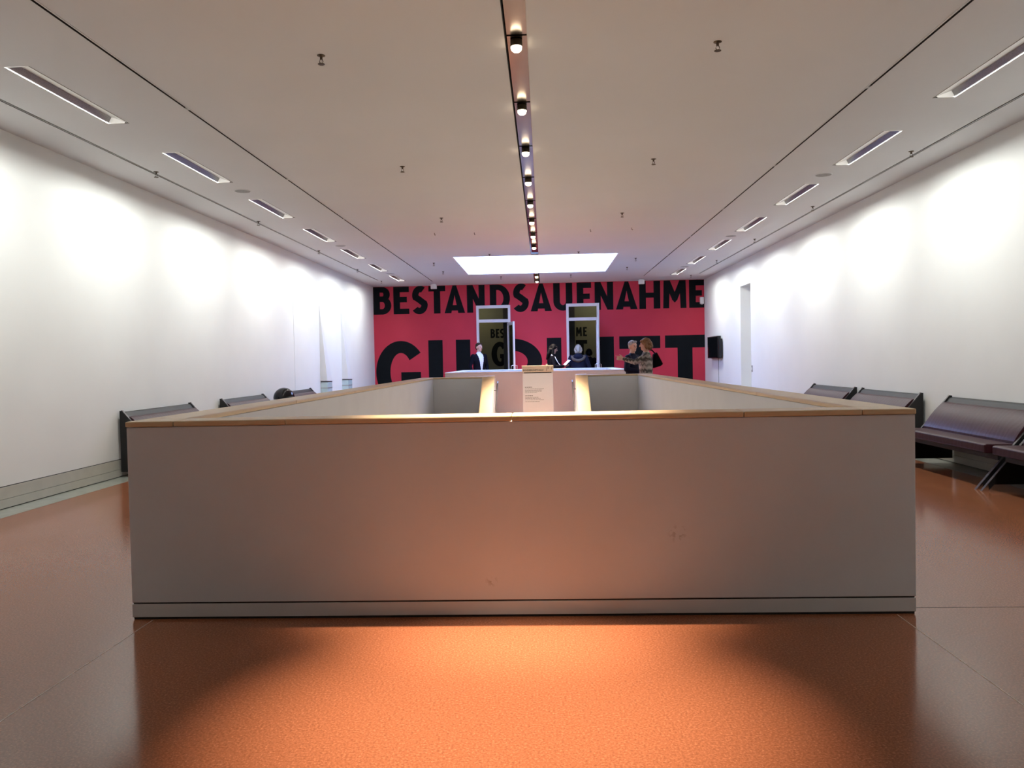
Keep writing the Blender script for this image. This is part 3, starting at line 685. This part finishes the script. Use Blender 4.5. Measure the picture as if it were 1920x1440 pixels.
for i, (x, y) in enumerate(spk):
    s = sp0 if i == 0 else copy_tree(sp0)
    s.location = (x, y, ZC)
    side = 'on the spire side' if x < 0 else 'on the monitor side'
    if abs(x) > 4:
        k = sum(1 for a, b in spk if abs(a) > 4 and a*x > 0 and b > y)
        s['label'] = '%s ceiling sprinkler from the red wall beside the wall slot, %s' % (ORD[k], side); s['group'] = 'sprinklers along the walls'
    elif 17 < y < 23:
        e = 'at its edge facing the stairwell' if y < 18 else 'at its edge facing the red wall' if y > 22 else 'beside it, nearer the stairwell' if y < 20 else 'beside it, nearer the red wall'
        s['label'] = 'small sprinkler by the skylight, %s, %s' % (e, side); s['group'] = 'sprinklers around the skylight'
    else:
        k = sum(1 for a, b in spk if abs(a) < 4 and b < 17 and a*x > 0 and b > y)
        s['label'] = '%s sprinkler from the skylight over the stairwell, %s' % (ORD[k], side); s['group'] = 'sprinklers over the stairwell'
for x, y in ((-1.89, 14.63), (-1.19, 14.69), (.86, 14.66), (1.58, 14.6)):
    h_ = mk('ceiling_hook', MB().tube([(x, y, ZC), (x, y, ZC-.03), (x+.008, y, ZC-.042), (x+.016, y, ZC-.03)], .005, 6), 'brass_dark')
    tag(h_, 'tiny dark ceiling hook above the stair head, %s, the %s' % ('on the spire side' if x < 0 else 'on the monitor side', 'inner one' if -1.5 < x < 1 else 'outer one'), 'hook', 'ceiling hooks')
for x in (-3.885, 3.59):
    for y in (10.71, 15.9, 21.1):
        t = thing('ceiling_speaker', '%s round grey ceiling speaker from the red wall, %s' % (ORD[{21.1: 0, 15.9: 1, 10.71: 2}[y]], 'on the spire side' if x < 0 else 'on the monitor side'), 'speaker', (x, y, ZC),
                  group='speakers ' + ('on the spire side' if x < 0 else 'on the monitor side'))
        mk('grille', MB().lathe([(.10, -.004), (.095, -.007), (.001, -.008)], (0, 0, 0), 28), 'grille_grey', t)
        mk('ring', MB().lathe([(.112, 0), (.112, -.003), (.100, -.005)], (0, 0, 0), 28), 'ceiling_paint', t)

# ------------------------------------------------------------------ information sign at the stair head
sg = thing('information_sign', 'upright pale information board with printed text at the head of the stairs', 'sign', (-.115, 15.0, 0))
mk('board', MB().box(-.275, .275, -.02, .02, .03, 1.06), 'sign_board', sg, bevel=.002)
mk('header', MB().box(-.285, .285, -.026, .02, 1.075, 1.195), 'sign_header', sg, bevel=.002)
mk('header_gap', MB().box(-.25, .25, -.012, .012, 1.06, 1.075), 'shadow_gap', sg)
mk('base', MB().box(-.28, .28, -.16, .16, 0, .03), 'sign_board', sg, bevel=.003)
mk('top_block', MB().box(.15, .18, -.015, .015, 1.195, 1.225), 'fixture_white', sg)  # small white block on the header's top edge
def text_mesh(txt, size):
    cu = bpy.data.curves.new('text', 'FONT'); cu.body = txt; cu.size = size; cu.extrude = .0006; cu.offset = .0012
    o = bpy.data.objects.new('text', cu); COL.objects.link(o)
    dg = bpy.context.evaluated_depsgraph_get(); me = bpy.data.meshes.new_from_object(o.evaluated_get(dg)); bpy.data.objects.remove(o)
    return me
me = text_mesh('BUNDESKUNSTHALLE', .044); me.materials.clear()
t = mk('header_text', me, 'sign_ink', sg); t.rotation_euler = (PI/2, 0, 0)
wdt = max(v.co.x for v in me.vertices); t.scale = (.37/wdt, 1, 1); t.location = (-.265, -.0272, 1.098)
for x, l in ((.155, .085), (.185, .05), (.245, .06)):
    mk('logo_stroke', MB().prism([(x, 1.18-l), (x+.008, 1.18-l), (x+.026, 1.18), (x+.018, 1.18)], 1, -.0275, -.0262), 'sign_ink', sg)
lines = [(.80, .13, .011), (.772, .34, .006), (.750, .31, .006), (.728, .30, .006), (.700, .22, .006), (.645, .14, .011), (.617, .24, .006), (.596, .28, .006), (.574, .34, .006), (.540, .26, .006)]
for z, l, hh in lines:                     # printed lines too small to read
    mb = MB(); x = -.235
    while x < -.235+l:
        wl_ = random.uniform(.02, .05); x2 = min(x+wl_, -.235+l); mb.box(x, x2, -.0212, -.0201, z, z+hh); x = x2+.006
    mk('text_line', mb, 'sign_ink', sg)

# ------------------------------------------------------------------ people
class Body:
    """collects tapered blobs, then fuses them into one continuous skin; every face takes the material of its nearest blob"""
    def __init__(s): s.p = []
    def cap(s, a, b, ra, rb, m): s.p.append(('c', Vector(a), Vector(b), ra, rb, m)); return s
    def chain(s, pts, rs, m):
        for i in range(len(pts)-1): s.cap(pts[i], pts[i+1], rs[i], rs[i+1], m)
        return s
    def ell(s, c, r, m, rot=0): s.p.append(('e', Vector(c), Vector(r), rot, 0, m)); return s
    def loft(s, rows, m):
        for i in range(len(rows)-1): pass
        s.p.append(('l', rows, None, 0, 0, m)); return s
    def mesh(s, name, voxel, smooth=4):
        bm = bmesh.new()
        def ring_surface(rings):
            vr = [[bm.verts.new(p) for p in r] for r in rings]
            for a, b in zip(vr[:-1], vr[1:]):
                for k in range(len(a)): j = (k+1) % len(a); bm.faces.new((a[k], a[j], b[j], b[k]))
            bm.faces.new(vr[0][::-1]); bm.faces.new(vr[-1])
        for pr in s.p:
            if pr[0] == 'c':
                _, a, b, ra, rb, m = pr
                d = (b-a); L = max(d.length, 1e-4); d = d/L; u = d.cross(Vector((0, 0, 1)) if abs(d.z) < .9 else Vector((1, 0, 0))).normalized(); v = d.cross(u); S = 14
                rings = []
                for t in (-.98, -.8, -.5, -.2, 0): rings.append((a+d*(ra*t), ra*math.sqrt(max(0, 1-t*t))))
                for t in (0, .2, .5, .8, .98): rings.append((b+d*(rb*t), rb*math.sqrt(max(0, 1-t*t))))
                ring_surface([[c+u*(r*math.cos(2*PI*k/S))+v*(r*math.sin(2*PI*k/S)) for k in range(S)] for c, r in rings])
            elif pr[0] == 'e':
                _, c, r, rot, _, m = pr; S = 20; R = Matrix.Rotation(rot, 3, 'X'); rings = []
                for t in np.linspace(-.985, .985, 13):
                    q = math.sqrt(1-t*t); rings.append([c+R @ Vector((r.x*q*math.cos(2*PI*k/S), r.y*q*math.sin(2*PI*k/S), r.z*t)) for k in range(S)])
                ring_surface(rings)
            else:
                rows = pr[1]; S = 28
                ring_surface([[Vector((cx+rx*math.cos(2*PI*k/S), cy+ry*math.sin(2*PI*k/S), z)) for k in range(S)] for z, cx, cy, rx, ry in rows])
        bmesh.ops.recalc_face_normals(bm, faces=bm.faces)
        me = bpy.data.meshes.new(name); bm.to_mesh(me); bm.free()
        o = bpy.data.objects.new('tmp', me); COL.objects.link(o)
        r = o.modifiers.new('r', 'REMESH'); r.mode = 'VOXEL'; r.voxel_size = voxel
        sm = o.modifiers.new('s', 'SMOOTH'); sm.factor = .5; sm.iterations = smooth
        dg = bpy.context.evaluated_depsgraph_get(); out = bpy.data.meshes.new_from_object(o.evaluated_get(dg)); bpy.data.objects.remove(o)
        out.name = name; out.materials.clear()
        n = len(out.polygons); C = np.empty(n*3); out.polygons.foreach_get('center', C); C = C.reshape(-1, 3)
        best = np.full(n, 1e9); idx = np.zeros(n, int); mats = []
        for pr in s.p:
            m = pr[-1]
            if m not in mats: mats.append(m)
            if pr[0] == 'c':
                a, b = np.array(pr[1]), np.array(pr[2]); d = b-a; t = np.clip(((C-a)@d)/max(d@d, 1e-9), 0, 1)
                D = np.linalg.norm(C-(a+t[:, None]*d), axis=1)-(pr[3]+(pr[4]-pr[3])*t)
            elif pr[0] == 'e':
                R = np.array(Matrix.Rotation(-pr[3], 3, 'X')); q = (C-np.array(pr[1]))@R.T; r = np.array(pr[2]); D = (np.linalg.norm(q/r, axis=1)-1)*r.min()
            else:
                rows = np.array(pr[1]); o_ = np.argsort(rows[:, 0]); rows = rows[o_]; z = C[:, 2]
                I = lambda k: np.interp(z, rows[:, 0], rows[:, k])
                D = (np.sqrt(((C[:, 0]-I(1))/I(3))**2+((C[:, 1]-I(2))/I(4))**2)-1)*np.minimum(I(3), I(4))
                D = np.maximum(D, np.maximum(rows[0, 0]-z, z-rows[-1, 0]))
            D = np.abs(D); k = D < best-1e-6; best[k] = D[k]; idx[k] = mats.index(m)
        s.centers = C; s.mats = mats; s.idx = idx
        return out
def hand(b, wrist, d, pn, m, curl=.5, point=False, side=1):
    """palm and five fingers: d = direction of the hand, pn = palm normal"""
    w_, d, pn = Vector(wrist), Vector(d).normalized(), Vector(pn).normalized(); sx = d.cross(pn).normalized()*side
    k = w_+d*.085
    for t in (-.028, -.010, .010, .028): b.cap(w_+sx*t*.6+d*.01, k+sx*t, .017, .013, m)
    for i, (t, L) in enumerate(((-.030, .070), (-.010, .080), (.011, .076), (.031, .060))):
        c = 0.05 if (point and i == 0) else curl
        p = k+sx*t; dd = d.copy()
        for j, f in enumerate((.45, .32, .23)):
            dd = (dd*math.cos(c*(.5+j*.35))+pn*math.sin(c*(.5+j*.35))).normalized(); q = p+dd*(L*f); b.cap(p, q, .0100-.0006*j, .0094-.0006*j, m); p = q
    p0 = w_+d*.025-sx*.028; p1 = p0+(d*.6-sx*.65+pn*.25).normalized()*.045; p2 = p1+(d*.85-sx*.25+pn*.35).normalized()*.035
    b.chain([p0, p1, p2], [.014, .011, .009], m)

def person(name, label, loc, rz, top, H=1.72, legs='trouser_dark', skin='skin', arms=None, coat_len=.78, girth=1.0, hood=None, head_turn=0.0, head_tilt=0.0, vneck=False, build_hair=None, hands=None, extra=None, shoulder=.185):
    """facing local -Y; arms: ((elbow, wrist) right = -x, (elbow, wrist) left = +x)"""
    s = H/1.75; b = Body()
    S = lambda p: (p[0]*s, p[1]*s, p[2]*s)
    g = girth
    # trunk and garment
    rows = [(z*s, 0, cy*s, rx*s*g, ry*s*g) for z, cy, rx, ry in ((coat_len, .005, .185, .135), (.90, .005, .182, .130), (1.02, 0, .168, .118), (1.14, 0, .168, .116), (1.27, -.005, .185, .122), (1.36, .0, .182, .112), (1.42, .005, .150, .088), (1.47, .01, .082, .066), (1.49, .01, .062, .060))]
    b.loft(rows, top)
    for sx in (-1, 1):
        b.chain([S((sx*.092, 0, .92)), S((sx*.098, -.005, .50)), S((sx*.10, .015, .10))], [.088*s, .060*s, .045*s], legs)
        b.cap(S((sx*.10, .03, .045)), S((sx*.112, -.15, .035)), .042*s, .034*s, 'shoe_dark')
    # neck and head
    hc = Vector((0, -.012, 1.635))*s; ht = Matrix.Rotation(head_turn, 3, 'Z') @ Matrix.Rotation(head_tilt, 3, 'X')
    def Hd(p): return hc + ht @ (Vector(p)*s)
    b.cap(S((0, .015, 1.44)), S((0, .0, 1.56)), .058*s, .054*s, skin)
    b.ell(Hd((0, .012, .025)), Vector((.074, .092, .095))*s, skin)                  # skull
    b.cap(Hd((0, -.030, -.02)), Hd((0, -.048, -.078)), .058*s, .034*s, skin)        # face and jaw
    b.cap(Hd((0, -.088, .018)), Hd((0, -.106, -.022)), .009*s, .014*s, skin)        # nose
    b.cap(Hd((-.034, -.074, .028)), Hd((.034, -.074, .028)), .012*s, .012*s, skin)  # brow
    b.cap(Hd((-.018, -.080, -.056)), Hd((.018, -.080, -.056)), .008*s, .008*s, 'lip')
    for sx in (-1, 1): b.ell(Hd((sx*.078, .014, -.008)), Vector((.011, .020, .032))*s, skin)
    # arms
    arms = arms or (((-.245, .02, 1.14), (-.255, -.04, .89)), ((.245, .02, 1.14), (.255, -.04, .89)))
    hands = hands or ({}, {})
    for sx, (el, wr), hk in ((-1, arms[0], hands[0]), (1, arms[1], hands[1])):
        sh = S((sx*shoulder, .005, 1.395)); el_, wr_ = S(el), S(wr)
        b.chain([sh, el_, wr_], [.066*s*g, .050*s*g, .038*s*g], top)
        d = (Vector(wr_)-Vector(el_)).normalized()
        pn = hk.get('pn', (-sx, 0, 0)); b.cap(wr_, Vector(wr_)+d*.035, .027*s, .024*s, skin)
        hand(b, Vector(wr_)+d*.03, hk.get('d', d), pn, skin, hk.get('curl', .45), hk.get('point', False), hk.get('side', sx))
    if extra: extra(b, S)
    me = b.mesh('body', .0095, 3)
    mats, idx, C = b.mats, b.idx, b.centers
    if vneck:                                 # white shirt in the opening of the jacket
        if 'shirt_white' not in mats: mats.append('shirt_white')
        w_ = np.where(C[:, 2] > .98*s, .012+.085*np.clip((C[:, 2]/s-.98)/.50, 0, 1), .0)*s
        k = (C[:, 1] < -.03*s) & (np.abs(C[:, 0]) < w_) & (C[:, 2] < 1.50*s) & (C[:, 2] > .98*s) & (idx == mats.index(top))
        idx[k] = mats.index('shirt_white')
        k = (C[:, 2] > 1.455*s) & (C[:, 2] < 1.515*s) & (np.hypot(C[:, 0], C[:, 1]) < .085*s); idx[k] = mats.index('shirt_white')
    for m in mats: me.materials.append(MAT[m])
    me.polygons.foreach_set('material_index', idx.astype(np.int32)); me.polygons.foreach_set('use_smooth', np.ones(len(idx), bool)); me.update()
    root = thing(name, label, 'person', loc, rz)
    o = mk('body', me, None, root)
    if build_hair:
        hb = Body(); build_hair(hb, Hd, s); hm = hb.mesh('hair', .009, 2); hm.materials.append(MAT[hb.mats[0]])
        hm.polygons.foreach_set('use_smooth', np.ones(len(hm.polygons), bool)); mk('hair', hm, None, root)
    for sx in (-1, 1):
        c = Hd((sx*.031, -.083, .008)); mk('eye', MB().lathe([(.001, -.008*s), (.008*s, -.003*s), (.008*s, .003*s), (.001, .008*s)], tuple(c), 10), 'eye_dark', root, smooth=True)
    return root

def hair_short(m):
    def f(b, Hd, s):
        b.ell(Hd((0, .026, .048)), Vector((.082, .090, .088))*s, m); b.ell(Hd((0, .05, .0)), Vector((.074, .062, .075))*s, m)
        b.cap(Hd((-.045, -.045, .098)), Hd((.045, -.045, .098)), .024*s, .024*s, m)
    return f
def hair_bob(m, L=.11, fringe=True):
    def f(b, Hd, s):
        b.ell(Hd((0, .024, .045)), Vector((.092, .102, .095))*s, m)
        for sx in (-1, 1): b.chain([Hd((sx*.078, .01, .03)), Hd((sx*.086, .02, -.03)), Hd((sx*.075, .03, -L))], [.034*s, .036*s, .024*s], m)
        b.chain([Hd((0, .085, .02)), Hd((0, .095, -.04)), Hd((0, .075, -L))], [.06*s, .062*s, .045*s], m)
        b.cap(Hd((-.05, .075, -L*.8)), Hd((.05, .075, -L*.8)), .042*s, .042*s, m)
        if fringe: b.cap(Hd((-.048, -.066, .072)), Hd((.048, -.066, .072)), .026*s, .026*s, m)
    return f
def hair_long(m):
    def f(b, Hd, s):
        hair_bob(m, .12)(b, Hd, s)
        for x in (-.075, -.03, .03, .075): b.chain([Hd((x, .08, -.05)), Hd((x*1.2, .10, -.18)), Hd((x*1.1, .10, -.33))], [.05*s, .045*s, .022*s], m)
        b.chain([Hd((-.085, .0, -.04)), Hd((-.10, -.03, -.16)), Hd((-.09, -.06, -.28))], [.036*s, .034*s, .018*s], m)
        b.chain([Hd((.085, .0, -.04)), Hd((.10, -.03, -.16)), Hd((.09, -.06, -.28))], [.036*s, .034*s, .018*s], m)
    return f
R_ = math.radians
person('person', 'person in a dark suit and open white shirt standing by an open glass door', (-1.79, 22.85, 0), R_(38), 'suit_black', H=1.79, vneck=True, head_turn=R_(12),
       build_hair=hair_short('hair_brown'), girth=1.05,
       arms=(((-.275, .03, 1.14), (-.245, -.05, .90)), ((.27, .03, 1.14), (.235, -.06, .90))))
pw = person('person', 'person with long black hair in a black coat, looking down at a white leaflet', (.27, 22.75, 0), R_(82), 'coat_black', H=1.70, head_tilt=R_(18), coat_len=.62, skin='skin_dark',
            build_hair=hair_long('hair_black'), girth=1.05,
            arms=(((-.24, -.05, 1.13), (-.10, -.27, 1.14)), ((.24, -.05, 1.13), (.10, -.27, 1.14))),
            hands=({'pn': (0, .3, 1), 'curl': .6}, {'pn': (0, .3, 1), 'curl': .6}))
lf = mk('leaflet', MB().box(-.10, .10, -.14, 0, -.002, .002), 'paper'); lf.location = (.60, 22.66, 1.22); lf.rotation_euler = (R_(10), R_(-42), R_(20))
tag(lf, 'folded white leaflet held by the person with long black hair', 'leaflet')
ss = mk('shoulder_strap', MB().tube([(.20, 22.56, 1.42), (.30, 22.57, 1.36), (.38, 22.60, 1.22), (.44, 22.62, 1.14)], [.022, .018, .010, .008], 8), 'paper', None)
ss.parent = pw; ss.matrix_parent_inverse = (Matrix.Translation(pw.location) @ Matrix.Rotation(pw.rotation_euler.z, 4, 'Z')).inverted()
ss['label'] = 'narrow white strap across the shoulder'
def fur(b, S):
    for sx in (-1, 1): b.chain([S((0, .15, 1.30)), S((sx*.13, .14, 1.34)), S((sx*.185, .06, 1.42)), S((sx*.10, -.06, 1.45))], [.040, .038, .034, .028], 'fur_trim')
    b.ell(S((0, .10, 1.42)), Vector((.13, .08, .10)), 'coat_navy')
person('person', 'person with streaked blonde hair in a navy coat with a fur-trimmed hood, back turned', (.96, 23.05, 0), R_(176), 'coat_navy', H=1.68, coat_len=.60, girth=1.28,
       build_hair=hair_bob('hair_blonde', .10), extra=fur, shoulder=.20,
       arms=(((-.31, .0, 1.12), (-.28, -.10, .92)), ((.31, .0, 1.12), (.28, -.10, .92))))
person('person', 'person in dark clothes standing in the dim gallery beyond the doorway', (1.40, 25.7, 0), R_(190), 'coat_black', H=1.60, skin='skin_dark', coat_len=.62, build_hair=hair_bob('hair_black', .08), girth=1.1)
person('person', 'grey-haired person in a dark blue jacket behind the one in the patterned sweater', (1.74, 16.3, 0), R_(55), 'coat_navy', H=1.63, build_hair=hair_short('hair_grey'), girth=1.12, head_turn=R_(-20),
       arms=(((-.30, -.02, 1.16), (-.16, -.22, 1.12)), ((.27, .0, 1.14), (.22, -.10, .90))))
person('person', 'person with short auburn hair in a patterned knitted sweater, pointing with an outstretched arm', (1.875, 15.3, 0), R_(-98), 'sweater_knit', H=1.645, build_hair=hair_bob('hair_auburn', .075), girth=1.12, head_tilt=R_(4),
       arms=(((-.24, .0, 1.14), (-.22, -.16, .95)), ((.235, -.20, 1.30), (.16, -.40, 1.36))),
       hands=({}, {'pn': (-1, 0, -.2), 'd': (-.05, -1, .18), 'curl': 1.2, 'point': True}))
bg = thing('shoulder_bag', 'black bag with a red edge on the back of the person in the sweater', 'bag', (2.065, 15.37, 1.20))
me = MB().prism([(-.05, .16), (.02, .20), (.13, -.02), (.08, -.06), (-.06, -.10)], 1, -.09, .09)
mk('pouch', me, 'coat_black', bg, bevel=.02)
mk('strap', MB().tube([(.0, 0, .16), (-.07, -.04, .235), (-.16, -.07, .25), (-.25, -.05, .16)], .012, 8), 'coat_black', bg)
mk('piping', MB().tube([(.02, -.085, .19), (.125, -.085, -.015)], .008, 6), 'red_wall', bg)
